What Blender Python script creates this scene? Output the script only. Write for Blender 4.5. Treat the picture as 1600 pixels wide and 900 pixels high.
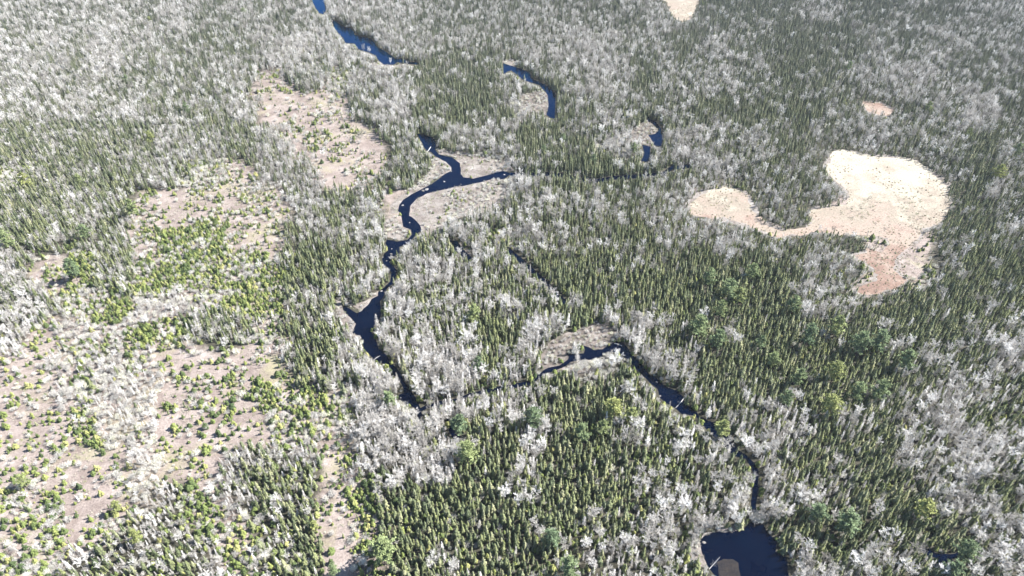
import bpy, math, random
import numpy as np
from mathutils import Vector
for o in list(bpy.data.objects): bpy.data.objects.remove(o)
SC = bpy.context.scene
COL = SC.collection
R = math.radians
rng = np.random.default_rng(11)
random.seed(5)

# ------------------------------------------------------------ camera, world, sun, exposure
H, PITCH, LENS = 200.0, R(40), 24.0
cam = bpy.data.objects.new('camera', bpy.data.cameras.new('camera'))
COL.objects.link(cam); SC.camera = cam
cam.location = (0, 0, H); cam.rotation_euler = (math.pi/2 - PITCH, 0, 0)
cam.data.lens = LENS; cam.data.sensor_width = 36; cam.data.clip_start = 1; cam.data.clip_end = 20000

SUN_EL, SUN_AZ = R(44), math.atan2(0.97, 0.24)        # azimuth clockwise from +Y
W = bpy.data.worlds.new('World'); SC.world = W; W.use_nodes = True
nt = W.node_tree; bg = nt.nodes['Background']
sky = nt.nodes.new('ShaderNodeTexSky'); sky.sky_type = 'NISHITA'; sky.sun_disc = False
sky.sun_elevation = SUN_EL; sky.sun_rotation = SUN_AZ
sky.altitude = 200; sky.air_density = 1.0; sky.dust_density = 0.0; sky.ozone_density = 2.5
nt.links.new(sky.outputs[0], bg.inputs[0]); bg.inputs[1].default_value = 0.065
sl = bpy.data.lights.new('sun', 'SUN'); sl.energy = 5.0; sl.angle = R(0.5); sl.color = (1.0, 0.965, 0.92)
so = bpy.data.objects.new('sun', sl); COL.objects.link(so); so.location = (300, 80, 300)
sd = Vector((math.sin(SUN_AZ)*math.cos(SUN_EL), math.cos(SUN_AZ)*math.cos(SUN_EL), math.sin(SUN_EL)))
so.rotation_euler = sd.to_track_quat('Z', 'Y').to_euler()
SC.view_settings.view_transform = 'Standard'; SC.view_settings.look = 'None'
SC.view_settings.exposure = 1.6; SC.view_settings.gamma = 1.0
SC.view_settings.use_curve_mapping = False

# ------------------------------------------------------------ pixel <-> ground
F = 1600*LENS/36.0
cp, sp = math.cos(PITCH), math.sin(PITCH)
def at(u, v, z=0.0):
    u = np.asarray(u, float); v = np.asarray(v, float)
    a = (u-800)/F; b = -(v-450)/F
    dx = a; dy = cp + b*sp; dz = -sp + b*cp
    t = (z-H)/dz
    return np.stack([dx*t, dy*t], -1)
def proj(x, y, z=0.0):
    dz = z-H
    d = y*cp - dz*sp
    up = y*sp + dz*cp
    return 800+F*x/d, 450-F*up/d, F/d

# ------------------------------------------------------------ noise
def vnoise(x, y, s, seed):
    r = np.random.default_rng(seed).random((256, 256))
    x = np.asarray(x)/s+1000; y = np.asarray(y)/s+1000
    xi = np.floor(x).astype(int); yi = np.floor(y).astype(int)
    fx = x-xi; fy = y-yi; fx = fx*fx*(3-2*fx); fy = fy*fy*(3-2*fy)
    g = lambda i, j: r[i & 255, j & 255]
    return (g(xi, yi)*(1-fx)+g(xi+1, yi)*fx)*(1-fy)+(g(xi, yi+1)*(1-fx)+g(xi+1, yi+1)*fx)*fy
def fbm(x, y, s, seed, o=3):
    t = 0; a = 1; n = 0
    for k in range(o):
        t = t+a*vnoise(x, y, s/2**k, seed+k); n += a; a *= .55
    return t/n
def inside(px, py, poly):
    px = np.asarray(px); py = np.asarray(py); c = np.zeros(px.shape, bool)
    n = len(poly)
    for i in range(n):
        x1, y1 = poly[i]; x2, y2 = poly[(i+1) % n]
        if y1 == y2: continue
        m = ((y1 > py) != (y2 > py)) & (px < (x2-x1)*(py-y1)/(y2-y1)+x1)
        c ^= m
    return c

# ------------------------------------------------------------ materials
def mat(name, build):
    m = bpy.data.materials.new(name); m.use_nodes = True
    n = m.node_tree.nodes; b = n['Principled BSDF']
    b.inputs['Roughness'].default_value = .9; b.inputs['Specular IOR Level'].default_value = .2
    build(m.node_tree, n, m.node_tree.links, b)
    return m
def ramp(n, stops):
    r = n.new('ShaderNodeValToRGB'); e = r.color_ramp.elements
    while len(e) < len(stops): e.new(.5)
    for k, (p, c) in enumerate(stops):
        e[k].position = p; e[k].color = (*c, 1)
    return r
def leafy(stops, vary=.25, nscale=.9, far=None):
    # colour per plant (object random) plus small clumps of lighter growth on the plant itself
    def f(t, n, l, b):
        oi = n.new('ShaderNodeObjectInfo'); r = ramp(n, stops)
        l.new(oi.outputs['Random'], r.inputs[0]); base = r.outputs[0]
        if far:                      # blends to this greyer ramp with distance along Y
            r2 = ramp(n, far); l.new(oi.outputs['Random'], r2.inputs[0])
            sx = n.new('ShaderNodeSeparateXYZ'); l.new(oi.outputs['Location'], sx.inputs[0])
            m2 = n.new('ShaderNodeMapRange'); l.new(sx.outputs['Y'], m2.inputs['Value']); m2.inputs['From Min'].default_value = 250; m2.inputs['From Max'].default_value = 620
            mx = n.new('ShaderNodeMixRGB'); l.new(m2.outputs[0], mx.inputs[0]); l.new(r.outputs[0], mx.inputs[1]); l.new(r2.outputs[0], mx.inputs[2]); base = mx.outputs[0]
        g = n.new('ShaderNodeNewGeometry')
        ns = n.new('ShaderNodeTexNoise'); ns.inputs['Scale'].default_value = nscale
        l.new(g.outputs['Position'], ns.inputs['Vector'])
        mr = n.new('ShaderNodeMapRange'); mr.inputs['From Min'].default_value = .3; mr.inputs['From Max'].default_value = .7
        mr.inputs['To Min'].default_value = 1-vary; mr.inputs['To Max'].default_value = 1+vary
        l.new(ns.outputs['Fac'], mr.inputs['Value'])
        hs = n.new('ShaderNodeHueSaturation'); l.new(base, hs.inputs['Color']); l.new(mr.outputs[0], hs.inputs['Value'])
        l.new(hs.outputs[0], b.inputs['Base Color'])
    return f
M = {}
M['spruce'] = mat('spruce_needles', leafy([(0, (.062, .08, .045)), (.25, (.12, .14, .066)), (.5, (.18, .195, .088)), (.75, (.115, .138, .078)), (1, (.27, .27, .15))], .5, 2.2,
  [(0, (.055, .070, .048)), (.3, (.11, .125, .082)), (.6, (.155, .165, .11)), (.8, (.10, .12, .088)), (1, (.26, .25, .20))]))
M['young'] = mat('young_fir_needles', leafy([(0, (.055, .08, .034)), (.5, (.14, .175, .055)), (.8, (.21, .235, .075)), (1, (.30, .29, .12))], .45, 2.5))
M['pine'] = mat('pine_needles', leafy([(0, (.14, .19, .105)), (.5, (.20, .25, .12)), (1, (.28, .30, .11))], .4, .8))
M['twig'] = mat('bare_twigs', leafy([(0, (.30, .28, .25)), (.35, (.50, .475, .44)), (.7, (.66, .635, .60)), (1, (.84, .82, .79))], .25, .5))
M['brush'] = mat('brush_twigs', leafy([(0, (.44, .42, .39)), (.6, (.62, .60, .56)), (1, (.74, .73, .60))], .15))
M['bark'] = mat('conifer_bark', leafy([(0, (.12, .10, .085)), (1, (.22, .19, .17))]))
M['greybark'] = mat('lichened_bark', leafy([(0, (.22, .20, .18)), (1, (.50, .48, .45))]))
M['pale'] = mat('pale_bark', leafy([(0, (.38, .36, .35)), (1, (.55, .53, .51))]))
M['dead'] = mat('weathered_deadwood', leafy([(0, (.5, .48, .46)), (1, (.68, .66, .63))]))
M['stone'] = mat('lichen_stone', leafy([(0, (.12, .11, .10)), (1, (.30, .28, .26))], .4, 4))
M['dwarf'] = mat('dwarf_shrub_leaves', leafy([(0, (.17, .14, .09)), (.5, (.32, .27, .20)), (1, (.24, .23, .13))]))
M['sprig'] = mat('dry_sprigs', leafy([(0, (.40, .34, .28)), (.5, (.50, .48, .40)), (1, (.30, .33, .14))]))

def ground_mat(t, n, l, b):
    g = n.new('ShaderNodeNewGeometry')
    def noise(s, d=6, rough=.6):
        q = n.new('ShaderNodeTexNoise'); q.inputs['Scale'].default_value = s; q.inputs['Detail'].default_value = d
        q.inputs['Roughness'].default_value = rough; l.new(g.outputs['Position'], q.inputs['Vector']); return q.outputs['Fac']
    floor = ramp(n, [(.3, (.035, .034, .024)), (.55, (.062, .058, .042)), (.75, (.13, .12, .10))]); l.new(noise(.5, 8, .7), floor.inputs[0])
    clear = ramp(n, [(.28, (.13, .10, .088)), (.45, (.215, .175, .155)), (.6, (.30, .255, .23)), (.75, (.40, .375, .35))]); l.new(noise(.10, 9, .72), clear.inputs[0])
    moss = ramp(n, [(.52, (.0, .0, .0)), (.68, (1, 1, 1))]); l.new(noise(.045, 7, .7), moss.inputs[0])
    mm = n.new('ShaderNodeMixRGB'); l.new(moss.outputs[0], mm.inputs[0]); l.new(clear.outputs[0], mm.inputs[1]); mm.inputs[2].default_value = (.27, .245, .16, 1)
    fine = n.new('ShaderNodeMapRange'); l.new(noise(1.6, 5, .7), fine.inputs['Value'])
    fine.inputs['From Min'].default_value = .3; fine.inputs['From Max'].default_value = .7; fine.inputs['To Min'].default_value = .72; fine.inputs['To Max'].default_value = 1.25
    at_ = n.new('ShaderNodeAttribute'); at_.attribute_name = 'open'
    add = n.new('ShaderNodeMath'); add.operation = 'ADD'; l.new(at_.outputs['Fac'], add.inputs[0])
    sc = n.new('ShaderNodeMapRange'); l.new(noise(.07, 8, .75), sc.inputs['Value']); sc.inputs['From Min'].default_value = .25; sc.inputs['From Max'].default_value = .75
    sc.inputs['To Min'].default_value = -.35; sc.inputs['To Max'].default_value = .35
    l.new(sc.outputs[0], add.inputs[1])
    st = n.new('ShaderNodeMapRange'); st.interpolation_type = 'SMOOTHSTEP'; l.new(add.outputs[0], st.inputs['Value'])
    st.inputs['From Min'].default_value = .3; st.inputs['From Max'].default_value = .65
    mix = n.new('ShaderNodeMixRGB'); l.new(st.outputs[0], mix.inputs[0]); l.new(floor.outputs[0], mix.inputs[1]); l.new(mm.outputs[0], mix.inputs[2])
    hs = n.new('ShaderNodeHueSaturation'); l.new(mix.outputs[0], hs.inputs['Color']); l.new(fine.outputs[0], hs.inputs['Value'])
    l.new(hs.outputs[0], b.inputs['Base Color'])
    bp = n.new('ShaderNodeBump'); bp.inputs['Strength'].default_value = .6; bp.inputs['Distance'].default_value = .4
    l.new(noise(.9, 6, .7), bp.inputs['Height']); l.new(bp.outputs[0], b.inputs['Normal'])
M['ground'] = mat('forest_floor', ground_mat)
def patch_mat(stops, s=.05, fs=1.2):
    def f(t, n, l, b):
        g = n.new('ShaderNodeNewGeometry')
        def noise(s, d=7, rough=.7):
            q = n.new('ShaderNodeTexNoise'); q.inputs['Scale'].default_value = s; q.inputs['Detail'].default_value = d
            q.inputs['Roughness'].default_value = rough; l.new(g.outputs['Position'], q.inputs['Vector']); return q.outputs['Fac']
        at_ = n.new('ShaderNodeAttribute'); at_.attribute_name = 'wet'
        ad = n.new('ShaderNodeMath'); ad.operation = 'ADD'; l.new(noise(s), ad.inputs[0]); l.new(at_.outputs['Fac'], ad.inputs[1])
        r = ramp(n, stops); l.new(ad.outputs[0], r.inputs[0])
        fine = n.new('ShaderNodeMapRange'); l.new(noise(fs, 5), fine.inputs['Value'])
        fine.inputs['From Min'].default_value = .3; fine.inputs['From Max'].default_value = .7; fine.inputs['To Min'].default_value = .58; fine.inputs['To Max'].default_value = 1.3
        hs = n.new('ShaderNodeHueSaturation'); l.new(r.outputs[0], hs.inputs['Color']); l.new(fine.outputs[0], hs.inputs['Value'])
        l.new(hs.outputs[0], b.inputs['Base Color'])
        bp = n.new('ShaderNodeBump'); bp.inputs['Strength'].default_value = .5; bp.inputs['Distance'].default_value = .2
        l.new(noise(1.3, 5), bp.inputs['Height']); l.new(bp.outputs[0], b.inputs['Normal'])
    return f
M['bog'] = mat('pale_bog_moss', patch_mat([(.22, (.40, .375, .31)), (.40, (.34, .305, .245)), (.50, (.26, .22, .175)), (.60, (.31, .25, .205)), (.74, (.21, .14, .11)), (.92, (.14, .095, .075))]))
M['marsh'] = mat('dry_marsh_grass', patch_mat([(.28, (.36, .335, .31)), (.45, (.25, .225, .205)), (.6, (.17, .145, .13)), (.72, (.09, .078, .068))], .16, 1.6))
def water_mat(t, n, l, b):
    out = n['Material Output']; n.remove(b)
    g = n.new('ShaderNodeNewGeometry'); q = n.new('ShaderNodeTexNoise'); q.inputs['Scale'].default_value = .9; q.inputs['Detail'].default_value = 4
    l.new(g.outputs['Position'], q.inputs['Vector']); bp = n.new('ShaderNodeBump'); bp.inputs['Strength'].default_value = .15; bp.inputs['Distance'].default_value = .1
    l.new(q.outputs['Fac'], bp.inputs['Height'])
    df = n.new('ShaderNodeBsdfDiffuse'); q2 = n.new('ShaderNodeTexNoise'); q2.inputs['Scale'].default_value = .12; q2.inputs['Detail'].default_value = 5; l.new(g.outputs['Position'], q2.inputs['Vector'])
    r = ramp(n, [(.35, (.0003, .0014, .0075)), (.7, (.001, .0034, .011))]); l.new(q2.outputs['Fac'], r.inputs[0]); l.new(r.outputs[0], df.inputs[0])
    gl = n.new('ShaderNodeBsdfGlossy'); gl.inputs['Color'].default_value = (.02, .46, 1, 1); gl.inputs['Roughness'].default_value = .06; l.new(bp.outputs[0], gl.inputs['Normal'])
    fr = n.new('ShaderNodeFresnel'); fr.inputs['IOR'].default_value = 1.36; l.new(bp.outputs[0], fr.inputs['Normal'])
    pw = n.new('ShaderNodeMath'); pw.operation = 'POWER'; l.new(fr.outputs[0], pw.inputs[0]); pw.inputs[1].default_value = 1.35
    ml = n.new('ShaderNodeMath'); ml.operation = 'MULTIPLY'; l.new(pw.outputs[0], ml.inputs[0]); ml.inputs[1].default_value = 3.0; ml.use_clamp = True
    mx = n.new('ShaderNodeMixShader'); l.new(ml.outputs[0], mx.inputs[0]); l.new(df.outputs[0], mx.inputs[1]); l.new(gl.outputs[0], mx.inputs[2]); l.new(mx.outputs[0], out.inputs['Surface'])
M['water'] = mat('dark_river_water', water_mat)
M['sand'] = mat('submerged_sand', patch_mat([(.3, (.032, .026, .023)), (.7, (.012, .012, .016))], .4, 1.5))

# ------------------------------------------------------------ object helpers
def mesh(name, v, f, mats, mi=None):
    m = bpy.data.meshes.new(name); m.from_pydata([tuple(p) for p in v], [], f)
    for k in mats: m.materials.append(M[k])
    if mi is not None: m.polygons.foreach_set('material_index', mi)
    m.update(); return m
def link(name, me, parent=None, loc=None):
    o = bpy.data.objects.new(name, me); COL.objects.link(o)
    if parent: o.parent = parent
    if loc is not None: o.location = loc
    return o
def tag(o, label=None, cat=None, group=None, kind=None):
    for k, x in (('label', label), ('category', cat), ('group', group), ('kind', kind)):
        if x: o[k] = x
    return o

# ------------------------------------------------------------ traced outlines (1600x900 picture coordinates, laid on the ground)
WATER = {
 'river_a': [(487,-14),(488,2),(494,14),(499,20),(505,22),(509,16),(507,7),(504,-14)],
 'river_b': [(518,32),(522,42),(529,52),(536,59),(540,67),(554,68),(560,77),(575,81),(587,87),(592,95),(600,101),(615,101),(621,97),(641,100),(652,101),(665,101),(652,98),(641,97),(632,93),(619,92),(611,87),(600,79),(590,74),(586,67),(579,60),(565,57),(554,54),(550,45),(534,41),(526,34)],
 'river_c': [(786,99),(787,116),(792,112),(799,110),(810,118),(816,124),(827,128),(843,133),(851,142),(856,150),(857,166),(854,179),(860,184),(867,185),(868,145),(860,139),(851,132),(830,122),(828,114),(815,108),(802,104),(789,100)],
 'river_d': [(1012,184),(1024,190),(1033,201),(1035,214),(1033,228),(1024,228),(1019,220),(1013,211),(1025,209),(1029,203),(1020,194),(1012,189)],
 'river_e': [(1003,226),(1016,229),(1016,240),(1012,252),(1002,252),(1007,238)],
 'river_f': [(651,209),(656,217),(662,229),(667,235),(675,238),(680,244),(687,248),(697,253),(705,261),(705,267),(695,272),(685,280),(675,287),(660,295),(642,304),(630,312),(624,320),(622,329),(627,339),(630,354),(642,359),(644,366),(637,375),(621,377),(604,374),(602,380),(607,391),(600,396),(597,405),(600,414),(605,417),(612,426),(610,440),(601,449),(591,456),(590,462),(581,467),(575,476),(565,486),(557,489),(551,485),(540,479),(535,478),(536,485),(545,493),(556,506),(551,520),(565,527),(569,545),(582,560),(603,570),(616,586),(628,602),(632,613),(623,617),(624,624),(637,632),(649,638),(655,658),(660,650),(658,640),(650,622),(632,597),(621,576),(610,566),(605,556),(592,545),(587,531),(580,517),(589,504),(595,495),(595,480),(593,471),(599,465),(601,458),(606,450),(614,444),(619,430),(620,422),(615,416),(608,410),(613,402),(624,394),(624,386),(640,380),(650,366),(660,360),(655,350),(647,342),(639,337),(641,322),(650,312),(667,302),(690,297),(710,292),(727,290),(755,284),(770,279),(787,280),(800,271),(786,267),(767,272),(752,276),(740,279),(724,277),(720,271),(719,255),(712,250),(706,246),(697,244),(686,241),(680,234),(681,222),(676,215),(664,211)],
 'river_g': [(882,552),(895,554),(912,552),(914,546),(912,540),(920,542),(928,547),(942,546),(952,539),(962,533),(975,536),(986,552),(1000,566),(1015,586),(1024,590),(1040,604),(1057,610),(1068,620),(1069,630),(1086,639),(1092,650),(1116,661),(1129,672),(1147,690),(1153,703),(1166,711),(1181,725),(1184,735),(1186,749),(1184,775),(1180,800),(1173,800),(1177,750),(1174,731),(1166,717),(1145,712),(1127,692),(1114,680),(1097,664),(1086,649),(1065,647),(1055,637),(1042,630),(1031,622),(1027,608),(1014,597),(990,572),(974,556),(962,550),(948,550),(940,558),(922,562),(908,562),(893,566),(878,575),(860,582),(848,583),(856,575),(875,571),(888,562),(889,557)],
 'pond': [(1094,846),(1099,839),(1108,834),(1119,831),(1132,832),(1160,828),(1171,817),(1185,814),(1194,821),(1199,832),(1213,845),(1212,862),(1228,871),(1233,900),(1232,925),(1215,950),(1170,955),(1140,940),(1122,905),(1106,886),(1098,868)],
 'creek_a': [(702,375),(713,376),(725,391),(738,403),(733,410),(722,402),(714,394)],
 'pool_a': [(1433,853),(1452,858),(1466,866),(1490,866),(1506,860),(1504,868),(1488,874),(1482,886),(1470,882),(1462,872),(1446,866)],
 'pool_b': [(697,652),(706,664),(712,678),(726,686),(724,693),(712,692),(702,676)],
}
def strip(pts, w):
    p = np.array(pts, float); q = []
    for i in range(len(p)):
        d = p[min(i+1, len(p)-1)]-p[max(i-1, 0)]; d /= np.linalg.norm(d); q.append((-d[1], d[0]))
    q = np.array(q)*np.array([.5, .5])*w
    return [tuple(a) for a in (p+q)]+[tuple(a) for a in (p-q)[::-1]]
WATER['creek_b'] = strip([(798,272),(825,274),(850,272),(880,274),(905,281),(930,283),(960,278),(990,276),(1015,274),(1035,273),(1050,262),(1078,260)], 6)
WATER['creek_c'] = strip([(795,390),(815,408),(838,428),(860,450),(885,476)], 7)  # dry channel: the tree shade along it is drawn as a dark water strip
WATER['creek_d'] = strip([(657,640),(680,630),(712,626),(735,618),(775,608),(800,604),(830,598),(855,578)], 6)
BOG = {
 'bog': [(1302,236),(1324,235),(1363,245),(1404,245),(1432,253),(1457,270),(1476,289),(1481,330),(1468,349),(1446,358),(1429,382),(1407,399),(1402,418),(1413,440),(1385,454),(1357,462),(1330,454),(1340,446),(1363,440),(1371,429),(1357,413),(1327,399),(1350,393),(1385,391),(1388,374),(1340,366),(1294,363),(1275,362),(1245,369),(1214,371),(1178,356),(1126,342),(1088,340),(1077,322),(1093,300),(1143,292),(1167,303),(1181,336),(1192,349),(1225,361),(1258,356),(1269,347),(1267,327),(1294,325),(1327,319),(1324,300),(1302,281),(1290,264)],
 'far_bog': [(1030,-16),(1038,4),(1047,16),(1052,26),(1066,34),(1080,29),(1084,16),(1091,9),(1092,-16)],
 'small_bog': [(1348,160),(1375,161),(1395,172),(1390,181),(1370,179),(1352,171)],
}
MARSH = {
 'm1': [(682,232),(700,236),(735,242),(770,246),(798,256),(805,268),(790,267),(767,272),(750,277),(724,278),(719,255),(706,246),(686,241)],
 'm2': [(674,244),(690,250),(705,262),(704,269),(690,276),(660,296),(642,304),(630,313),(621,322),(622,332),(612,336),(606,322),(625,303),(650,288),(672,268)],
 'm3': [(639,337),(641,322),(650,312),(667,302),(700,294),(740,286),(775,281),(795,296),(788,325),(755,335),(722,342),(700,352),(690,368),(672,374),(655,365),(660,360),(655,350),(647,342)],
 'm4': [(815,150),(835,143),(850,142),(857,152),(858,166),(853,180),(835,184),(820,176),(812,164)],
 'm5': [(985,204),(1000,196),(1014,187),(1022,195),(1029,203),(1025,209),(1013,211),(1019,220),(1018,230),(1003,226),(990,222)],
 'm6': [(850,548),(842,560),(850,580),(875,571),(890,560),(882,551),(912,541),(925,547),(942,545),(960,533),(966,524),(950,508),(930,502),(905,515),(880,525),(858,535)],
 'm7': [(524,465),(540,474),(552,484),(560,490),(577,477),(592,462),(590,452),(570,470),(556,478),(545,468)],
 'm8': [(530,466),(536,484),(545,494),(556,506),(551,520),(565,528),(552,530),(536,505),(522,480)],
 'm9': [(603,345),(620,338),(632,356),(642,362),(636,374),(622,376),(603,372),(598,360)],
 'm10': [(578,100),(596,96),(610,102),(640,101),(650,106),(625,114),(590,115)],
 'm11': [(1085,845),(1100,832),(1130,826),(1160,824),(1160,830),(1132,836),(1100,845),(1100,870),(1110,890),(1085,880),(1078,860)],
 'm12': [(784,96),(800,92),(812,100),(800,106)],
 'm13': [(714,378),(720,380),(738,398),(736,404),(722,390)],
}
GRID = """
mmmmsbsmsmbmmsssmsssmsSSSmSSsSss
mmsbmsssbwbbbmmsmmbsmSmsSSSssmss
mmmmsssmhmYbmSSSssbmSsmsSSsmbsSs
mmmsmssmchhsbSSSwSssSsSSSSssssbS
smsmsbmsbhhcssmmSSSwsbssSssmssSs
YsssmbYhbbchsmcwmwSmsmbsSsmmmsSs
ssmmhchhhbssccwsmsssmmcssshhhSSs
ssmshyyhhsmsbsmYmsSSssmsmsshhsSs
bcymyyyYyssmmBmsmSSSSPSSSmmhhsSS
bbYywwYyymmsBssmssSSSPPPSmsSSSSS
bcwwyymmYsbbmbsSBmsbsSSPPSPsSSsm
ccwwwhhchmbbmBbsmwwsbsSPPPPSssmb
ccwwwhchyyYbbBmbmPPsmbssPPSsmbms
ccywwhchYYYBBmPsmSSssssmbSmsmbmm
cchhwhhbbmhbBBsSmSSssssbsSsSmmbm
YhhhwbybsmhysSSSmSSSmmsBsssSsmbs
hYhYbbyYmshYPSSSsSmmmbbssPPsPSmm
YYbmbmbybshyPsSSSmmbbmmsbmsmsSmb
""".split()
# share of spruce, bare tree, young fir, bare brush in each kind of stand; openness of the floor; size factor
CL = {'S': (.84,.12,0,0,0), 's': (.64,.30,0,0,0), 'm': (.45,.47,.02,.02,.1), 'b': (.24,.66,.02,.05,.2), 'B': (.08,.86,0,.04,.25),
      'y': (.06,.04,.66,.18,.75), 'Y': (.12,.14,.30,.34,.75), 'h': (.03,.03,.26,.14,1.), 'c': (.003,.003,.05,.04,1.), 'w': (.04,.36,.08,.38,.55),
      'P': (.84,.08,0,0,0)}
codes = 'SsmbByYhcwP'
G = np.array([[codes.index(c) for c in row] for row in GRID])
G[5, 16:20] = [1, 0, 0, 0]
CLT = np.array([CL[c] for c in codes])
def cls_at(u, v, x, y):
    uu = u + (fbm(x, y, 26, 3)-.5)*70; vv = v + (fbm(x, y, 26, 9)-.5)*50
    gx = uu/50-.5; gy = vv/50-.5
    ix = np.floor(gx).astype(int); iy = np.floor(gy).astype(int)
    fx = gx-ix; fy = gy-iy
    ax = np.clip(np.where(fx > .25+.5*vnoise(x, y, 6, 21), ix+1, ix), 0, 31)
    ay = np.clip(np.where(fy > .25+.5*vnoise(x, y, 6, 22), iy+1, iy), 0, 17)
    return G[ay, ax]
def open_at(u, v):
    gx = np.clip(u/50-.5, 0, 30.999); gy = np.clip(v/50-.5, 0, 16.999)
    ix = gx.astype(int); iy = gy.astype(int); fx = gx-ix; fy = gy-iy
    O = CLT[:, 4][G]
    return (O[iy, ix]*(1-fx)+O[iy, ix+1]*fx)*(1-fy)+(O[iy+1, ix]*(1-fx)+O[iy+1, ix+1]*fx)*fy

# ------------------------------------------------------------ ground sheet
xs = np.concatenate([[-9000, -4000, -2000, -1200], np.arange(-800, 801, 4.), [1200, 2000, 4000, 9000]])
ys = np.concatenate([[-3000, -1000, -200], np.arange(40, 901, 4.), [1300, 2500, 5000, 9000]])
X, Y = np.meshgrid(xs, ys)
v = np.stack([X.ravel(), Y.ravel(), 0*X.ravel()], -1)
nx, ny = len(xs), len(ys)
fs = [(j*nx+i, j*nx+i+1, (j+1)*nx+i+1, (j+1)*nx+i) for j in range(ny-1) for i in range(nx-1)]
gm = mesh('ground', v, fs, ['ground'])
u_, v_, s_ = proj(X.ravel(), np.maximum(Y.ravel(), 40))
op = open_at(np.clip(u_, 0, 1600), np.clip(v_, 0, 900))
a = gm.attributes.new('open', 'FLOAT', 'POINT'); a.data.foreach_set('value', op.astype(np.float32))
tag(link('ground', gm), kind='structure')

def rough_outline(poly, amp, seed, cut=1.5):
    """traced outline on the ground, subdivided and frayed"""
    P = at([p[0] for p in poly], [p[1] for p in poly]); out = []
    n = len(P)
    for i in range(n):
        a, b = P[i], P[(i+1) % n]; L = np.linalg.norm(b-a); k = max(1, int(L/cut))
        for j in range(k): out.append(a+(b-a)*j/k)
    out = np.array(out)
    dx = (fbm(out[:, 0], out[:, 1], 4, seed)-.5)*2*amp; dy = (fbm(out[:, 0], out[:, 1], 4, seed+7)-.5)*2*amp
    return out+np.stack([dx, dy], -1)+(np.stack([fbm(out[:, 0], out[:, 1], 14, seed+3)-.5, fbm(out[:, 0], out[:, 1], 14, seed+5)-.5], -1)*amp*3 if amp > 1 else 0)
import bmesh
def sheet(name, poly, z, m, amp=.6, seed=1, extra=None, attr=None, depth=0):
    out = rough_outline(poly, amp, seed)
    bm = bmesh.new()
    vs = [bm.verts.new((p[0], p[1], z)) for p in out]
    es = [bm.edges.new((vs[i], vs[(i+1) % len(vs)])) for i in range(len(vs))]
    bmesh.ops.triangle_fill(bm, use_beauty=True, use_dissolve=False, edges=es)
    for f in bm.faces:
        if f.normal.z < 0: f.normal_flip()
    if attr:
        bmesh.ops.subdivide_edges(bm, edges=[e for e in bm.edges if e.calc_length() > 12], cuts=3, use_grid_fill=False)
        bmesh.ops.triangulate(bm, faces=bm.faces[:])
    me = bpy.data.meshes.new(name); bm.to_mesh(me); bm.free(); me.materials.append(M[m])
    if attr:
        a = me.attributes.new('wet', 'FLOAT', 'POINT')
        co = np.zeros(len(me.vertices)*3); me.vertices.foreach_get('co', co); co = co.reshape(-1, 3)
        uu, vv, _ = proj(co[:, 0], co[:, 1]); a.data.foreach_set('value', attr(uu, vv).astype(np.float32))
    o = link(name, me); tag(o, kind='structure'); return o
BOGFN = lambda u, v: np.clip((v-335)/330, -.16, .26)+np.clip((1230-u)/400, 0, .05)+.12*np.exp(-(((u-1310)/40)**2+((v-350)/14)**2))
for k, (n_, p) in enumerate(BOG.items()): sheet('bog' if k == 0 else 'bog', p, .008, 'bog', 2.2, 30+k, attr=BOGFN if k == 0 else (lambda u, v: 0*u+(.15 if k == 2 else -.03)))
for k, (n_, p) in enumerate(MARSH.items()): sheet('marsh', p, .004+.0005*k, 'marsh', 1.6, 50+k, attr=(lambda u, v: 0*u+.13) if n_ in ('m6', 'm5', 'm4') else (lambda u, v: 0*u+.02))
for k, (n_, p) in enumerate(BOG.items()):          # brown sedge fringe round each bog
    q = np.array(p, float); c0 = q.mean(0); nn_ = len(q); g = []
    for i in range(nn_):
        t_ = q[(i+1) % nn_]-q[i-1]; nr = np.array([t_[1], -t_[0]])/(np.linalg.norm(t_)+1e-6); g.append(q[i]+nr*np.array([9, 5])*.6)
    sheet('bog_fringe', [tuple(a_) for a_ in g], .0065+.0002*k, 'marsh', 2.6, 70+k)
def grow_down(poly, px):
    return poly
NM = {'pond': 'pond', 'pool_a': 'pool', 'pool_b': 'pool'}
for k, (n_, p) in enumerate(WATER.items()):
    sheet(NM.get(n_, 'creek' if 'creek' in n_ else 'river'), p, .012+.0006*k, 'water', .35 if 'river' in n_ or n_ == 'pond' else .5, 80+k)  # the shade strip in the dry channel is named creek as well
sheet('sandbar', [(1119,878),(1130,874),(1146,873),(1154,880),(1157,900),(1158,935),(1128,935),(1123,900)], .03, 'sand', .9, 99)

# ------------------------------------------------------------ plant meshes
def rv(): return np.array([random.gauss(0, 1) for _ in range(3)])
class MB:
    def __init__(s): s.v = []; s.f = []
    def quad(s, a, b, c, d):
        n = len(s.v); s.v += [a, b, c, d]; s.f.append((n, n+1, n+2, n+3))
    def tri(s, a, b, c):
        n = len(s.v); s.v += [a, b, c]; s.f.append((n, n+1, n+2))
    def tube(s, a, b, r0, r1, k=4):
        a = np.array(a, float); b = np.array(b, float); d = b-a; d /= np.linalg.norm(d)+1e-9
        q = np.cross(d, [0.3, .9, .2]); q /= np.linalg.norm(q)+1e-9; w = np.cross(d, q); n = len(s.v)
        for c, r in ((a, r0), (b, r1)):
            for i in range(k):
                t = 2*math.pi*i/k; s.v.append(c+r*(math.cos(t)*q+math.sin(t)*w))
        for i in range(k): s.f.append((n+i, n+(i+1) % k, n+k+(i+1) % k, n+k+i))
        s.f.append(tuple(n+k+i for i in range(k)))
    def twig(s, a, b, w):
        a = np.array(a); b = np.array(b); d = b-a; q = np.cross(d, rv()); q *= w/(np.linalg.norm(q)+1e-9)
        s.quad(a-q, a+q, b+q*.5, b-q*.5)
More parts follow.
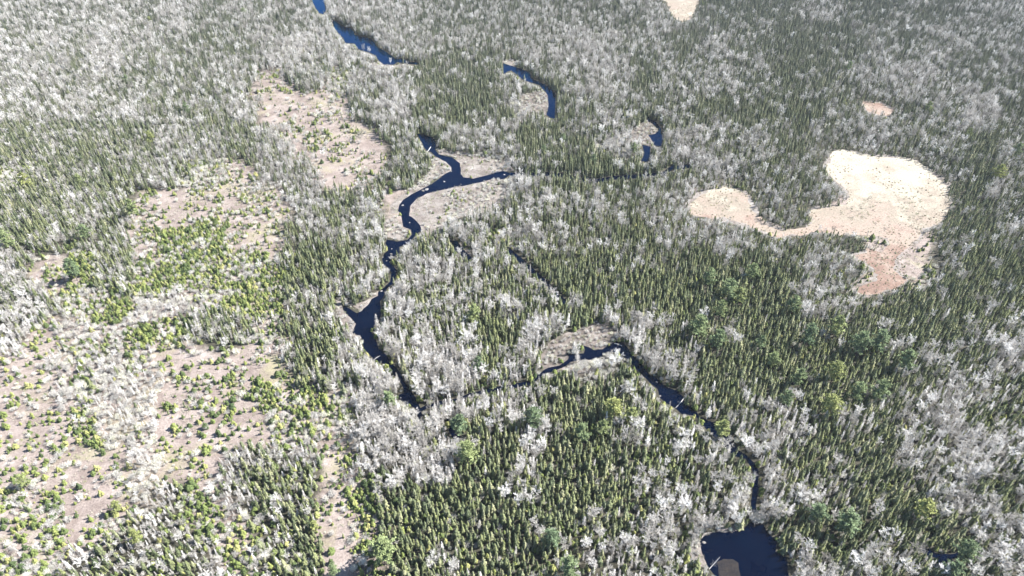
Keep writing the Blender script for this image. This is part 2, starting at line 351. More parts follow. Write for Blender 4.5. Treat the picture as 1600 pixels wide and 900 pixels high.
def m_trunk(h, r, m, name='trunk', lean=.02, stubs=0):
    b = MB(); p = np.array([0., 0, -.15]); k = 4
    for i in range(k):
        q = p+np.array([random.gauss(0, lean)*h/k, random.gauss(0, lean)*h/k, (h+.15)/k])
        b.tube(p, q, r*(1-.85*i/k), r*(1-.85*(i+1)/k), 6); p = q
    for i in range(stubs):               # pale dead lower branches
        z = h*random.uniform(.12, .8); a = random.uniform(0, 6.28); L = random.uniform(.5, 1.15)*(1-.5*z/h)
        b.twig(np.array([0, 0, z]), np.array([math.cos(a)*L, math.sin(a)*L, z+random.uniform(-.1, .25)]), .04)
    return mesh(name, b.v, b.f, [m])
def m_conifer(h, rad, tiers, br, m, base=.08, pw=.75, droop=.35, seed=0, gap=.12):
    random.seed(seed); b = MB()
    # inner mass: a lumpy core of foliage
    k = 7; lv = 7; n0 = len(b.v)
    for i in range(lv):
        t = base+.05+(0.9-base)*i/(lv-1)
        for j in range(k):
            a = 2*math.pi*(j+.5*(i % 2))/k; r = rad*.36*((1-t)**pw)*(1-.5*(i == 0))*random.uniform(.6, 1.2)+.01
            b.v.append(np.array([r*math.cos(a), r*math.sin(a), h*t+random.uniform(-.03, .03)*h]))
    for i in range(lv-1):
        for j in range(k): b.f.append((n0+i*k+j, n0+i*k+(j+1) % k, n0+(i+1)*k+(j+1) % k, n0+(i+1)*k+j))
    for i in range(tiers):
        t = base+(1-base)*(i/tiers)**.95
        rr = rad*(1-t)**pw*random.uniform(.8, 1.15)+.04
        a0 = random.uniform(0, 6.28)
        for j in range(br):
            if random.random() < gap: continue
            a = a0+2*math.pi*j/br+random.uniform(-.3, .3); L = rr*random.uniform(.5, 1.4); w = L*random.uniform(.22, .42)+.04
            d = np.array([math.cos(a), math.sin(a), 0]); s_ = np.array([-math.sin(a), math.cos(a), 0]); z = np.array([0, 0, 1.])
            o = z*(h*t+random.uniform(-.02, .02)*h); dr = L*droop*random.uniform(.5, 1.4)
            p0 = o+d*L*.12+z*.02*h; p1 = o+d*L*.6+s_*w-z*dr*.6; p2 = o+d*L-z*dr; p3 = o+d*L*.6-s_*w-z*dr*.6
            mid = o+d*L*.6-z*(dr*.45)+z*w*.35
            b.tri(p0, p1, mid); b.tri(p1, p2, mid); b.tri(p2, p3, mid); b.tri(p3, p0, mid)
    for q in range(3):
        a = 2.1*q; d = np.array([math.cos(a), math.sin(a), 0])*rad*.07
        b.tri(np.array([0, 0, h*.9])+d, np.array([0, 0, h*.9])-d, np.array([0, 0, h*1.03]))
    return mesh('crown', b.v, b.f, [m])
def m_pine(h, rad, m, seed):
    random.seed(seed); b = MB()
    off = [random.gauss(0, .12)*rad for _ in range(2)]
    for i in range(15):
        t = .26+.74*(i/15)
        prof = (1-((t-.45)/.58)**2) if t > .45 else .75+.25*(t-.28)/.17
        for j in range(4 if t < .9 else 3):
            a = random.uniform(0, 6.28); L = rad*max(.12, prof)*random.uniform(.45, 1.3)
            d = np.array([math.cos(a), math.sin(a), random.uniform(.0, .25)]); o = np.array([0, 0, h*t])
            b.tube(o, o+d*L*.9, .05, .02, 3)
            for c in range(3):
                cc = o+d*L*(.45+.27*c)
                for q in range(13):
                    p = cc+rv()*np.array([.34, .34, .10])*rad*.27; n = rv()+np.array([0, 0, 1.2]); n /= np.linalg.norm(n)
                    x = np.cross(n, rv()); x *= random.uniform(.16, .34)/np.linalg.norm(x); y = np.cross(n, x)
                    b.tri(p-x-y, p+x-y*.5, p+y*1.1)
    return mesh('crown', b.v, b.f, [m])
def m_bare(h, rad, m, seed, n1=9, n2=7, n3=7, tw=.037, low=.25, up=1.0):
    random.seed(seed); b = MB()
    for i in range(n1):
        t = low+(.8-low)*i/n1*random.uniform(.8, 1.1); a = i*2.4+random.uniform(-.4, .4)
        o = np.array([0, 0, h*t]); el = random.uniform(.5, 1.05)*up
        d = np.array([math.cos(a)*math.cos(el), math.sin(a)*math.cos(el), math.sin(el)])
        rem = min((h-h*t)/max(.25, d[2]), rad/max(.2, math.cos(el)))*random.uniform(.75, 1.02)
        e = o+d*rem; b.tube(o, o+d*rem*.5, .055*h/8, .035*h/8, 3); b.tube(o+d*rem*.5, e, .035*h/8, .012, 3)
        for j in range(n2):
            s = .25+.75*(j+random.random()*.6)/n2; p = o+d*rem*s; r2 = rv(); r2[2] = abs(r2[2])*.8+.15; r2 = d*.7+r2*.6; r2 /= np.linalg.norm(r2)
            L = rad*random.uniform(.35, .75)*(1.15-.5*s); q = p+r2*L; b.twig(p, q, tw*.9)
            for k in range(n3):
                s3 = .2+.8*random.random(); p3 = p+r2*L*s3; r3 = rv(); r3[2] = r3[2]*.7+.35; r3 = r2*.6+r3*.55; r3 /= np.linalg.norm(r3)
                L3 = rad*random.uniform(.16, .38); q3 = p3+r3*L3; b.twig(p3, q3, tw*.8)
                for _ in range(2):
                    r4 = r3+rv()*.6; b.twig(p3+r3*L3*.5, p3+r3*L3*.5+r4*L3*.5/np.linalg.norm(r4), tw*.65)
    return mesh('crown', b.v, b.f, [m])
def m_brush(h, rad, m, seed, n=34, tw=.034):
    random.seed(seed); b = MB()
    for i in range(n):
        a = random.uniform(0, 6.28); rr = rad*random.random()**.5; e = np.array([math.cos(a)*rr, math.sin(a)*rr, h*random.uniform(.6, 1.05)*(1-.35*rr/rad)])
        o = np.array([math.cos(a)*rr*.25, math.sin(a)*rr*.25, -.05]); b.twig(o, e, tw)
        for k in range(7):
            s = random.uniform(.3, .95); p = o+(e-o)*s; r = rv(); r[2] = abs(r[2]); r /= np.linalg.norm(r); b.twig(p, p+r*rad*random.uniform(.2, .42), tw*.8)
    return mesh('bare_bush', b.v, b.f, [m])
def join(me_list, name):
    V = []; Fc = []; mi = []; mats = []
    for k, me in enumerate(me_list):
        n = len(V); V += [tuple(x.co) for x in me.vertices]; Fc += [tuple(n+i for i in p.vertices) for p in me.polygons]; mi += [k]*len(me.polygons); mats.append(me.materials[0])
    m = bpy.data.meshes.new(name); m.from_pydata(V, [], Fc)
    for x in mats: m.materials.append(x)
    m.polygons.foreach_set('material_index', mi); m.update(); return m
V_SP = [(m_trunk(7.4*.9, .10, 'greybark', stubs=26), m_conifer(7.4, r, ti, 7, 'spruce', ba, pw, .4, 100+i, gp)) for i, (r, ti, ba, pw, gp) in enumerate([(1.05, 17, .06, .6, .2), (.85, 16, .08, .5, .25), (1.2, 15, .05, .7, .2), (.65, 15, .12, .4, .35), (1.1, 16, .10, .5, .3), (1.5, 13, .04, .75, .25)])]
V_BA = [(m_trunk(8*.62, .11, 'pale', lean=.04), m_bare(8, r, 'twig', 200+i)) for i, r in enumerate([1.9, 1.5, 2.3, 1.7])]
def m_larch(h, rad, m, seed):
    random.seed(seed); b = MB()
    for i in range(34):
        t = .12+.86*i/34; r_ = rad*(1-t)**.6
        for j in range(4):
            a = random.uniform(0, 6.28); L = r_*random.uniform(.6, 1.2)+.1; d = np.array([math.cos(a), math.sin(a), random.uniform(-.1, .6)])
            o = np.array([0, 0, h*t]); b.twig(o, o+d*L, .045)
            for q in range(3):
                s_ = random.uniform(.25, .95); rr = rv(); rr[2] = abs(rr[2])*.6; rr /= np.linalg.norm(rr); b.twig(o+d*L*s_, o+d*L*s_+rr*L*.45, .035)
    return mesh('crown', b.v, b.f, [m])
V_BA += [(m_trunk(8*.95, .085, 'pale', lean=.01), m_larch(8, r, 'twig', 250+i)) for i, r in enumerate([.95, .75, 1.15])]
V_YO = [(m_trunk(2.2*.85, .04, 'bark'), m_conifer(2.4, r, 9, 7, 'young', .03, .7, .3, 300+i, .1)) for i, r in enumerate([.95, .8, 1.15])]
V_BR = [(m_brush(2.2, r, 'brush', 400+i, 60, .02),) for i, r in enumerate([1.2, .95, 1.4])]
V_PI = [(m_trunk(12.5, .24, 'bark'), m_pine(13, r, 'pine', 500+i)) for i, r in enumerate([3.3, 2.9, 3.7])]
V_DW = [(m_conifer(.55, .8, 3, 8, 'dwarf', .02, .6, .2, 600+i, .2),) for i in range(2)]
V_SG = [(m_brush(.55, .7, 'sprig', 650+i, 9, .02),) for i in range(3)]
for st, nm in ((V_SP, 'spruce'), (V_BA, 'bare'), (V_YO, 'young fir'), (V_PI, 'pine')):
    for tr, cr in st: tr.name = 'trunk'; cr.name = 'crown'

# ------------------------------------------------------------ layout of the plants
SP = 1.65
gx, gy = np.meshgrid(np.arange(-760, 761, SP), np.arange(70, 800, SP))
x = gx.ravel()+rng.uniform(-.48, .48, gx.size)*SP; y = gy.ravel()+rng.uniform(-.48, .48, gx.size)*SP
u, v, s = proj(x, y)
k = (u > -60) & (u < 1660) & (v > -45) & (v < 990); x, y, u, v, s = x[k], y[k], u[k], v[k], s[k]
c = cls_at(u, v, x, y)
PR = CLT[c]
cw = np.clip((v-250)/350, 0, 1)
clump = vnoise(x, y, 9, 41)*(.30+.22*cw)+rng.random(x.size)*(.88-.12*cw)-.10           # bare trees gather in clumps
tot = PR[:, :4].sum(1); live = (rng.random(x.size) < tot*1.03) & (fbm(x, y, 5, 131) < .82)
thr = PR[:, 1]+PR[:, 3]
q = np.clip(clump, 0, 1)*tot
# order bare | brush | spruce | young along the clumped axis
thin = .62+.38*np.clip(v/380, 0, 1)
e1 = PR[:, 1]*thin; e2 = e1+PR[:, 3]; e3 = e2+PR[:, 0]+PR[:, 1]*(1-thin)
kind = np.where(q < e1, 1, np.where(q < e2, 3, np.where(q < e3, 0, 2)))
hs = np.ones(x.size)
base = {0: 8., 1: 7.2, 2: 2.3, 3: 2.2}
r1 = rng.random(x.size); r2 = rng.random(x.size)
hs = np.where(kind == 0, .45+.60*r1+.2*(r2 > .93), np.where(kind == 1, .55+.5*r1, np.where(kind == 2, .55+.85*r1**1.4, .6+.7*r1)))
big = fbm(x, y, 35, 77)                                            # stands of taller and shorter trees
hs = hs*np.where(kind <= 1, .70+.44*big, 1)
opn = open_at(np.clip(u, 0, 1600), np.clip(v, 0, 900))
hs = np.where((kind == 0) & (v > 480), hs*.92, hs)
hs = np.where((kind == 0) & (opn > .6), hs*.5, hs)
hs = np.where((kind == 1) & (u < 560) & (v > 200), hs*.72, hs)
# stunted trees round the bog
db = np.full(x.size, 1e9)
for p in BOG.values():
    pp = rough_outline(p, 0, 1, 6)
    for w in pp: db = np.minimum(db, (x-w[0])**2+(y-w[1])**2)
db = np.sqrt(db)
hs = np.where(kind <= 1, hs*np.clip(.55+db/45, 0, 1), hs)
hh = np.array([8., 8., 2.4, 2.2])[kind]*hs
dead = ~live
for n_, p in list(WATER.items())+list(BOG.items()):
    xs_ = [a_[0] for a_ in p]; ys_ = [a_[1] for a_ in p]
    near = np.where((u > min(xs_)-60) & (u < max(xs_)+60) & (v > min(ys_)-60) & (v < max(ys_)+90))[0]
    wt = n_ in WATER
    small = 'creek' in n_ or 'pool' in n_
    fmax = np.ones(near.size); wt_ = rng.random(near.size)
    if 'creek' in n_: wt_ = wt_+.6*(rng.random(near.size) < .5)
    if n_ in ('river_g', 'pond'): wt_ = wt_+.35*((u[near] > 1080) & (v[near] < 850) & (rng.random(near.size) < .6))
    for f in (1., .85, .7, .55, .4, .28, .16):
        if small and f > .45: continue
        uu, vv, _ = proj(x[near], y[near], hh[near]*f)
        ins = inside(uu, vv, p)
        if wt and f > .3:
            for dx in (-1.1, 1.1):
                uu, vv, _ = proj(x[near]+dx*(1+.4*(kind[near] == 1)), y[near], hh[near]*f); ins |= inside(uu, vv, p)
        ins &= wt_ < (.94 if wt else .8)
        fmax = np.where(ins, f-.15, fmax)
    dead[near[fmax < .14]] = True
    low = fmax < .62
    hs[near] = np.where(low, np.clip(hh[near]*fmax/2.2, .3, 1.9), hs[near]*fmax)
    kind[near] = np.where(low & (rng.random(near.size) < .85), 3, np.where(low, 2, kind[near]))
    hh[near] = np.array([8., 8., 2.4, 2.2])[kind[near]]*hs[near]
    for dx in (0, -.9, .9):
        uu, vv, _ = proj(x[near]+dx, y[near]); dead[near[inside(uu, vv, p)]] = True
inm = np.zeros(x.size, bool)
for p in MARSH.values(): inm |= inside(u, v, p)
mm = inm & (kind <= 1); turn = mm & (rng.random(x.size) < .6)
dead |= mm & ~turn; kind = np.where(turn, 3, kind)
dead |= inm & (kind >= 2) & (rng.random(x.size) < .25); hs = np.where(inm, np.minimum(hs, .8), hs)

# pines seen one by one: crown centre in the picture -> foot on the ground
PINES = [(1267,520),(1310,507),(1347,533),(1377,530),(1243,473),(1307,577),(1250,587),(1110,430),(1177,423),(1157,460),(1127,480),(1093,507),(1123,527),(1190,533),(1141,450),
 (597,857),(490,820),(520,888),(607,622),(717,660),(730,705),(740,487),(747,567),(833,650),(910,673),(943,667),(960,637),(987,647),(1130,667),(863,840),(890,885),
 (1230,620),(1300,630),(1343,610),(1377,607),(1280,800),(1327,813),(1447,793),(1513,858),(1493,887),(210,837),(33,750),(203,322),(110,417),(130,360),(8,372),(37,280),(123,280),(233,213),
 (927,247),(850,233),(990,230),(880,215),(1327,103),(1452,167),(1515,207),(1563,267),(1592,232),(233,30),(380,17),(197,123),(290,167),(1210,560),(1420,560),(180,790)]
pin = []
for i, (a_, b_) in enumerate(PINES):
    sc = random.uniform(.7, 1.0)
    if (a_, b_) == (597,857): sc = 1.15
    if (a_, b_) in ((1267,520), (1377,530), (1347,533)): sc = 1.02
    if (a_, b_) in ((33,750), (180,790), (490,820), (520,888)): sc *= .62
    if a_ == 210: sc = .6
    if b_ < 260: sc *= .8
    p = at(a_, b_, 13*sc*.62); pin.append((p[0], p[1], sc, a_, b_))
for px, py, sc, _, _ in pin:
    dead |= (x-px)**2+(y-py)**2 < (2.5*sc)**2
dead |= (kind >= 2) & (PR[:, 4] > .95) & (fbm(x, y, 6, 171) < .5) & (rng.random(x.size) < .8)
keep = ~dead
x, y, u, v, s, kind, hs, c = [q_[keep] for q_ in (x, y, u, v, s, kind, hs, c)]
def scatter(sp, lo, hi):
    a_, b_ = np.meshgrid(np.arange(-700, 701, sp), np.arange(80, hi, sp))
    xx = a_.ravel()+rng.uniform(-.5, .5, a_.size)*sp; yy = b_.ravel()+rng.uniform(-.5, .5, a_.size)*sp
    uu, vv, _ = proj(xx, yy); k_ = (uu > -30) & (uu < 1630) & (vv > -20) & (vv < 940)
    return xx[k_], yy[k_], uu[k_], vv[k_]
lx, ly, lu, lv_ = scatter(1.6, 0, 640)
lc = cls_at(lu, lv_, lx, ly); LP = CLT[lc]
bad = np.zeros(lx.size, bool)
for p in list(WATER.values())+list(BOG.values())+list(MARSH.values()): bad |= inside(lu, lv_, p)
isopen = (LP[:, 2]+LP[:, 3]) > .1
nn = vnoise(lx, ly, 5, 91)*.7+rng.random(lx.size)*.55-.12
tt = (LP[:, 2]+LP[:, 3])*1.05
pk = ~bad & (rng.random(lx.size) < np.where(isopen, tt, .34*np.clip((lv_-320)/200, 0, 1)))
forest = ~isopen
pk &= forest | (fbm(lx, ly, 6, 171) > .40+.10*(LP[:, 4] > .95))
lk = np.where(np.clip(nn, 0, 1)*(LP[:, 2]+LP[:, 3]) < LP[:, 3], 3, 2)
lk = np.where(forest, np.where(rng.random(lx.size) < .62, 2, 3), lk)
lh = .28+.68*rng.random(lx.size)**1.3+.25*forest
x = np.r_[x, lx[pk]]; y = np.r_[y, ly[pk]]; u = np.r_[u, lu[pk]]; v = np.r_[v, lv_[pk]]; kind = np.r_[kind, lk[pk]]; hs = np.r_[hs, lh[pk]]
rot = rng.uniform(0, 6.283, x.size); tx = rng.normal(0, .045, x.size); ty = rng.normal(0, .045, x.size)
wid = hs*rng.uniform(.82, 1.2, x.size)*np.where((kind == 0) & (v > 430), 1.12, 1)*np.where((kind == 1) & (v < 450), .85, 1)
pick = rng.integers(0, 4, x.size)
narrow = rng.random(x.size) < np.clip(.92-(v-330)/330+.1*(u > 1230), .07, .92)
pick = np.where(narrow, rng.integers(4, 7, x.size), pick)
print('plants', np.bincount(kind))

# low growth: dwarf shrubs on the bogs, dry sprigs in the clearings
dx_, dy_, du, dv = scatter(1.9, 0, 700)
ib = np.zeros(dx_.size, bool)
for p in BOG.values(): ib |= inside(du, dv, p)
wetn = fbm(dx_, dy_, 14, 61)+np.clip((dv-330)/300, 0, .3)
dd = np.full(dx_.size, 1e9)
for p in BOG.values():
    for w_ in rough_outline(p, 0, 1, 3): dd = np.minimum(dd, (dx_-w_[0])**2+(dy_-w_[1])**2)
ib |= dd < 3.2**2
ib &= rng.random(dx_.size) < np.clip((wetn-.44)*2.2, .02, .7)+.65*np.exp(-dd/16)
gxx, gyy, gu, gv = scatter(1.7, 0, 620)
cc = cls_at(gu, gv, gxx, gyy); openc = CLT[cc][:, 4]
ig = (openc > .7) & (rng.random(gxx.size) < .10+.5*(fbm(gxx, gyy, 11, 55) > .52))
im = np.zeros(gxx.size, bool)
for p in MARSH.values(): im |= inside(gu, gv, p)
iw = np.zeros(gxx.size, bool)
for p in WATER.values(): iw |= inside(gu, gv, p)
ig = (ig | (im & (rng.random(gxx.size) < .8))) & ~iw
print('dwarf', ib.sum(), 'sprigs', ig.sum())

# ------------------------------------------------------------ instanced remainder (one object a kind)
def stuff(name, protos, P, rotv, sclv, idx, label, cat):
    me = bpy.data.meshes.new(name); me.from_pydata([tuple(p) for p in P], [], [])
    for nm, ty, arr in (('rot', 'FLOAT_VECTOR', rotv), ('scl', 'FLOAT_VECTOR', sclv)):
        a_ = me.attributes.new(nm, ty, 'POINT'); a_.data.foreach_set('vector', np.ascontiguousarray(arr, np.float32).ravel())
    a_ = me.attributes.new('idx', 'INT', 'POINT'); a_.data.foreach_set('value', np.ascontiguousarray(idx, np.int32))
    o = link(name, me); tag(o, label, cat, kind='stuff')
    ng = bpy.data.node_groups.new(name, 'GeometryNodeTree')
    ng.interface.new_socket('Geometry', in_out='INPUT', socket_type='NodeSocketGeometry'); ng.interface.new_socket('Geometry', in_out='OUTPUT', socket_type='NodeSocketGeometry')
    n = ng.nodes; l = ng.links; gi = n.new('NodeGroupInput'); go = n.new('NodeGroupOutput')
    j = n.new('GeometryNodeJoinGeometry')
    for p in protos:
        oi = n.new('GeometryNodeObjectInfo'); oi.inputs['Object'].default_value = p; oi.inputs['As Instance'].default_value = True; l.new(oi.outputs['Geometry'], j.inputs[0])
    ip = n.new('GeometryNodeInstanceOnPoints'); l.new(gi.outputs[0], ip.inputs['Points']); l.new(j.outputs[0], ip.inputs['Instance']); ip.inputs['Pick Instance'].default_value = True
    for nm, ty, sk in (('rot', 'FLOAT_VECTOR', 'Rotation'), ('scl', 'FLOAT_VECTOR', 'Scale'), ('idx', 'INT', 'Instance Index')):
        na = n.new('GeometryNodeInputNamedAttribute'); na.data_type = ty; na.inputs['Name'].default_value = nm; l.new(na.outputs['Attribute'], ip.inputs[sk])
    l.new(ip.outputs[0], go.inputs[0])
    o.modifiers.new('scatter', 'NODES').node_group = ng
    return o
def proto(variant, name):
    me = join(variant, name); return bpy.data.objects.new(name, me)      # not linked: only a source of instances

# ------------------------------------------------------------ labels that point to one tree
LM = [(1165,865,'dark pond'),(210,837,'lone round pine in the left clearing'),(597,857,'biggest pine at the bottom edge'),(20,880,'bottom left corner'),(1590,880,'bottom right corner'),
 (60,680,'bare brown ground at the left edge'),(220,640,'grey brush patch on the left'),(650,635,'end of the dark river'),(1055,620,'log across the dark stream'),(1140,695,'narrow bend of the dark stream'),
 (1470,868,'small shaded pool'),(1290,805,'paired pines right of the pond'),(860,840,'pale pine at bottom centre'),(410,740,'brown gap left of centre'),(380,880,'bottom edge, left third'),
 (1340,615,'row of blue-green pines at right'),(945,655,'pine cluster right of centre'),(1560,690,'pale bare trees at the right edge'),(720,680,'shaded pool below the river'),(740,790,'dense spruces at bottom centre'),
 (560,540,'widest part of the dark river'),(1010,800,'bare trees left of the pond'),(100,480,'whitish trees at the left edge'),(900,530,'grassy marsh at the stream bend'),(300,480,'yellow-green shrubs left of centre'),(1400,720,'mixed trees above the small pool')]
ORD = ['nearest','second','third','fourth','fifth','sixth','seventh','eighth','ninth','tenth','eleventh','twelfth','thirteenth','fourteenth','fifteenth','sixteenth','seventeenth','eighteenth','nineteenth','twentieth']
def ordn(k):
    if k < 20: return ORD[k]
    k += 1; return '%d%s' % (k, 'th' if 10 < k % 100 < 14 else {1: 'st', 2: 'nd', 3: 'rd'}.get(k % 10, 'th'))
def make_labels(pts, noun, size):
    D = {}; out = [None]*len(pts)
    for i, (a_, b_) in enumerate(pts):
        j = min(range(len(LM)), key=lambda q_: (LM[q_][0]-a_)**2+(LM[q_][1]-b_)**2); dx, dy = a_-LM[j][0], b_-LM[j][1]
        side = ('right of' if dx > 0 else 'left of') if abs(dx) > abs(dy) else ('below' if dy > 0 else 'above')
        D.setdefault((size[i], side, j), []).append((dx*dx+dy*dy, i))
    for (sz, side, j), L in D.items():
        for r_, (_, i) in enumerate(sorted(L)):
            out[i] = '%s %s, %s %s the %s' % (sz, noun, 'closest' if r_ == 0 else ordn(r_)+'-closest', side, LM[j][2])
    return out
KN = {0: ('spruce_tree', 'spruce tree', 'slender green spruce', V_SP, 'slender spruces crowded in the forest', 'far spread of slender green spruces beyond the nearest ones', 'spruce_forest'),
      1: ('bare_tree', 'bare tree', 'leafless pale tree', V_BA, 'leafless pale trees in the forest', 'far spread of leafless pale grey trees beyond the nearest ones', 'bare_woodland'),
      2: ('young_fir', 'young fir', 'bushy yellow-green fir', V_YO, 'young yellow-green firs in the clearings', 'far spread of low yellow-green firs across the open ground', 'young_fir_cover'),
      3: ('bare_bush', 'bush', 'leafless whitish bush', V_BR, 'leafless whitish bushes in the clearings', 'far spread of leafless whitish brush over the open ground', 'brush_cover')}
for kd, (nm, cat, noun, VV, grp, slab, sname) in KN.items():
    id_ = np.where(kind == kd)[0]
    hgt = np.array([8., 8., 2.4, 2.2])[kd]
    uc, vc, scp = proj(x[id_], y[id_], hgt*hs[id_]*.5)
    infr = (uc > 8) & (uc < 1592) & (vc > 8) & (vc < 892)
    score = np.where(infr, scp*hs[id_]**.8, -1)
    top = id_[np.argsort(-score)[:300]]
    rest = np.setdiff1d(id_, top)
    ut, vt, _ = proj(x[top], y[top], hgt*hs[top]*.5)
    q3 = np.quantile(hs[top], [.33, .67]); size = ['short' if h_ < q3[0] else 'tall' if h_ > q3[1] else 'middling' for h_ in hs[top]]
    labs = make_labels(list(zip(ut, vt)), noun, size)
    for i, t in enumerate(top):
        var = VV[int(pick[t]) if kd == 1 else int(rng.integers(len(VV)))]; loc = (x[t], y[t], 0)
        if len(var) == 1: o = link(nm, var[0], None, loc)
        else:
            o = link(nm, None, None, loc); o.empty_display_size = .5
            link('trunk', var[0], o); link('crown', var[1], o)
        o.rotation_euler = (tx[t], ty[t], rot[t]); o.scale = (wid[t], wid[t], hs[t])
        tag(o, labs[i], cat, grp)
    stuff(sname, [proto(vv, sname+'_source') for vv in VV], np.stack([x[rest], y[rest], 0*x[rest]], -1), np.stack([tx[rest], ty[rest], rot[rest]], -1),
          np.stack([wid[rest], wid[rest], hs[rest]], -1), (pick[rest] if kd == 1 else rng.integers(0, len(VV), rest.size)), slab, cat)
def simple_stuff(sname, VV, xx, yy, lo, hi, slab, cat):
    n_ = xx.size; sc = rng.uniform(lo, hi, n_)
    stuff(sname, [proto(vv, sname+'_source') for vv in VV], np.stack([xx, yy, 0*xx], -1), np.stack([0*xx, 0*xx, rng.uniform(0, 6.28, n_)], -1), np.stack([sc, sc, sc*rng.uniform(.7, 1.2, n_)], -1), rng.integers(0, len(VV), n_), slab, cat)
simple_stuff('dwarf_shrub_cover', V_DW, dx_[ib], dy_[ib], .25, .9, 'low dark dwarf shrubs speckling the pale bogs', 'shrubs')
simple_stuff('dry_grass_cover', V_SG, gxx[ig], gyy[ig], .6, 1.7, 'dry straw and pale sprigs over the clearings and marshes', 'dry grass')

# ------------------------------------------------------------ the pines, each a thing
def where(a_, b_, pool, words):
    return words
lab = make_labels([(p[3], p[4]) for p in pin], 'broad pine', ['big' if p[2] > .85 else 'medium' if p[2] > .65 else 'small' for p in pin])
for i, (px, py, sc, a_, b_) in enumerate(pin):
    var = V_PI[i % 3]; o = link('pine_tree', None, None, (px, py, 0)); link('trunk', var[0], o); link('crown', var[1], o)
    o.scale = (sc*random.uniform(.9, 1.1),)*2+(sc,); o.rotation_euler = (0, 0, random.uniform(0, 6.28))
    tag(o, lab[i].replace('one above the biggest', 'one above the biggest'), 'pine tree', 'broad pines standing out of the forest')
for o in COL.objects:
    if o.name.startswith('pine_tree'):
        if abs(o.location.x-pin[15][0]) < .01: o['label'] = 'biggest of the broad pines, on the bottom edge, casting a dark shadow leftwards'
        if abs(o.location.x-pin[40][0]) < .01: o['label'] = 'lone round dark green pine in the left clearing near the bottom edge'

# ------------------------------------------------------------ dead wood, boulders
def dead_tree(h, seed, n=22):
    random.seed(seed); b = MB(); b.tube((0, 0, -.2), (0, 0, h*.5), .13, .09, 6); b.tube((0, 0, h*.5), (.1, 0, h), .09, .02, 5)
    c_ = MB()
    for i in range(n):
        t = .25+.7*i/n; a_ = i*2.4; L = h*.2*(1.1-t)*random.uniform(.6, 1.3)
        p = np.array([.1*t, 0, h*t]); q_ = p+np.array([math.cos(a_)*L, math.sin(a_)*L, L*.25]); c_.tube(p, q_, .035, .012, 3)
        c_.twig(p+(q_-p)*.6, p+(q_-p)*.6+rv()*.2*L, .02)
    return mesh('trunk', b.v, b.f, ['dead']), mesh('branches', c_.v, c_.f, ['dead'])
DT = dead_tree(8, 3)
p0 = at(1108, 890); o = link('dead_tree', None, None, (p0[0], p0[1], .5)); link('trunk', DT[0], o); link('branches', DT[1], o)
d = Vector((.8, .62, .42)).normalized(); o.rotation_euler = d.to_track_quat('Z', 'Y').to_euler(); o.scale = (.9, .9, .62)
tag(o, 'white dead tree with bare branches leaning out over the dark pond', 'dead tree')
SN = [((611,480),'river fork, standing thin by the dark water'),((724,602),'dark side creek, upright among bare trees'),((650,590),'narrow end of the dark river'),((900,596),'stream below the grassy marsh'),((1004,640),'dark stream, on its near left bank'),((860,440),'shaded dry channel in the middle of the forest'),((668,335),'river bend, on the marsh'),((1196,770),'channel above the pond'),((690,650),'shaded pool below the river'),((1036,300),'far side creek, among grey spruces'),((560,560),'wide river pool, on its left bank'),((830,700),'pine cluster right of centre')]
for i, ((a_, b_), w_) in enumerate(SN):
    p0 = at(a_, b_); o = link('dead_snag', None, None, (p0[0], p0[1], 0)); link('trunk', DT[0], o); link('branches', DT[1], o)
    o.scale = (.8, .8, random.uniform(.75, 1.1)); o.rotation_euler = (random.gauss(0, .05), random.gauss(0, .05), random.uniform(0, 6)); tag(o, 'white dead snag beside the '+w_, 'dead tree', 'standing dead snags')
def m_log(L, seed):
    random.seed(seed); b = MB(); b.tube((0, 0, .14), (L*.5, .1, .2), .15, .12, 6); b.tube((L*.5, .1, .2), (L, -.1, .16), .12, .06, 6)
    for i in range(7):
        t = random.uniform(.3, 1); b.tube((L*t, 0, .18), (L*t+random.uniform(.2, .7), random.uniform(-1, 1), random.uniform(.2, .7)), .04, .015, 3)
    return mesh('log', b.v, b.f, ['dead'])
LG = [m_log(5, 1), m_log(4, 2)]
LOGS = [((1069,622),(1056,638),'pale fallen log lying across the dark stream'),((673,230),(666,240),'forked pale log in the river below the upper bend'),((584,563),(594,556),'pale fallen log at the near left bank of the wide river pool'),
 ((97,815),(104,832),'bleached log on the brown clearing at the bottom left'),((310,690),(325,676),'bleached branchy log in the clearing right of the grey brush'),((60,640),(40,625),'bleached log on bare brown ground near the left edge'),((1412,838),(1434,843),'pale log lying above the small shaded pool'),
 ((1522,838),(1545,836),'pale log among bare trees right of the small pool'),((960,537),(972,541),'pale log in the stream at the marsh tip'),((690,868),(700,880),'bleached log among spruces near the bottom edge'),((246,586),(236,600),'bleached log inside the grey brush patch'),((1466,884),(1478,893),'pale log at the near tip of the small shaded pool')]
for i, (a_, b_, lb) in enumerate(LOGS):
    A, B = at(*a_), at(*b_); d = B-A; o = link('fallen_log', LG[i % 2], None, (A[0], A[1], .03)); L = np.linalg.norm(d)/(5 if i % 2 == 0 else 4)
    o.rotation_euler = (0, 0, math.atan2(d[1], d[0])); o.scale = (L, max(L*.8, .8), 1.1); tag(o, lb, 'log', 'bleached fallen logs')
def m_rock(seed):
    bm = bmesh.new(); bmesh.ops.create_icosphere(bm, subdivisions=2, radius=1); random.seed(seed)
    for q_ in bm.verts:
        q_.co *= random.uniform(.8, 1.12); q_.co.z = max(q_.co.z*.55, -.25)
    me = bpy.data.meshes.new('boulder'); bm.to_mesh(me); bm.free(); me.materials.append(M['stone']); return me
RK = [m_rock(i) for i in range(3)]
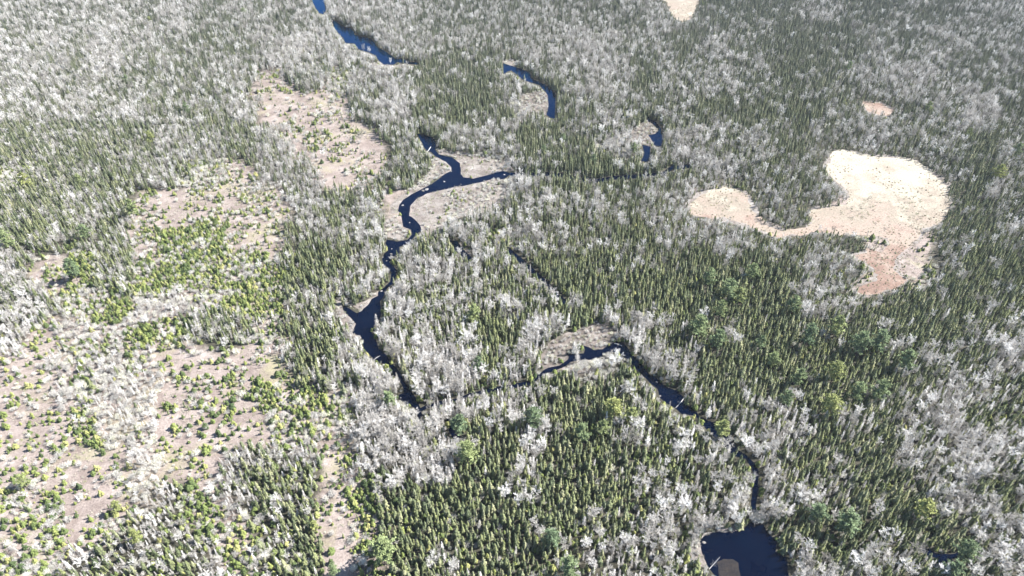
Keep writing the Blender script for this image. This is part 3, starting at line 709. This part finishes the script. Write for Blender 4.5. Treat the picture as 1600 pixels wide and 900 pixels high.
ROCKS = [((1100,848),.6,'in the dark pond close to its left shore'),((705,268),.55,'in the river at the inside of the upper bend'),((694,284),.7,'beside the mud bar where two channels meet'),((788,273),.6,'in the river arm that points right, near its tip'),((629,321),.8,'in the river at its sharp left bend'),((640,348),.5,'in the river below the sharp left bend'),
 ((611,397),.7,'in the rocky narrows, largest of them'),((604,408),.45,'in the rocky narrows, left side'),((612,389),.4,'in the rocky narrows, upper end'),((618,424),.4,'in the rocky narrows, lower end'),((596,455),.65,'at the neck above the wide river pool'),((620,569),.5,'at the right bank of the narrowing lower river'),((1026,597),.4,'in the dark stream at its upper end'),((1031,619),.5,'on the near bank of the dark stream'),((626,622),.4,'in the last dark bend of the river'),((720,288),.4,'on the marsh edge of the right river arm'),((598,402),.4,'at the left rim of the rocky narrows'),((667,296),1.3,'flat and broad, in the river above the sharp bend'),((661,298),1.0,'low and pale, next to the broad flat one in the river')]
for i, ((a_, b_), r_, w_) in enumerate(ROCKS):
    p0 = at(a_, b_); o = link('boulder', RK[i % 3], None, (p0[0], p0[1], .05)); r_ *= .8; o.scale = (r_*1.3, r_, r_*(.35 if r_ > .7 else .8)); o.rotation_euler = (0, 0, i); tag(o, 'pale boulder '+w_, 'boulder', 'pale boulders along the river')

# ------------------------------------------------------------ thin spring haze over the valley
hv = [(-9500, -3500, -1), (9500, -3500, -1), (9500, 9500, -1), (-9500, 9500, -1), (-9500, -3500, 215), (9500, -3500, 215), (9500, 9500, 215), (-9500, 9500, 215)]
hm = bpy.data.meshes.new('haze'); hm.from_pydata(hv, [], [(0, 3, 2, 1), (4, 5, 6, 7), (0, 1, 5, 4), (1, 2, 6, 5), (2, 3, 7, 6), (3, 0, 4, 7)])
mh = bpy.data.materials.new('thin_haze'); mh.use_nodes = True; n = mh.node_tree.nodes; n.remove(n['Principled BSDF'])
pv = n.new('ShaderNodeVolumePrincipled'); pv.inputs['Color'].default_value = (.86, .92, 1, 1); pv.inputs['Density'].default_value = .00007; pv.inputs['Anisotropy'].default_value = .2
mh.node_tree.links.new(pv.outputs[0], n['Material Output'].inputs['Volume']); hm.materials.append(mh)
tag(link('haze', hm), kind='stuff', label='thin bluish haze lying over the whole forest valley', cat='haze')
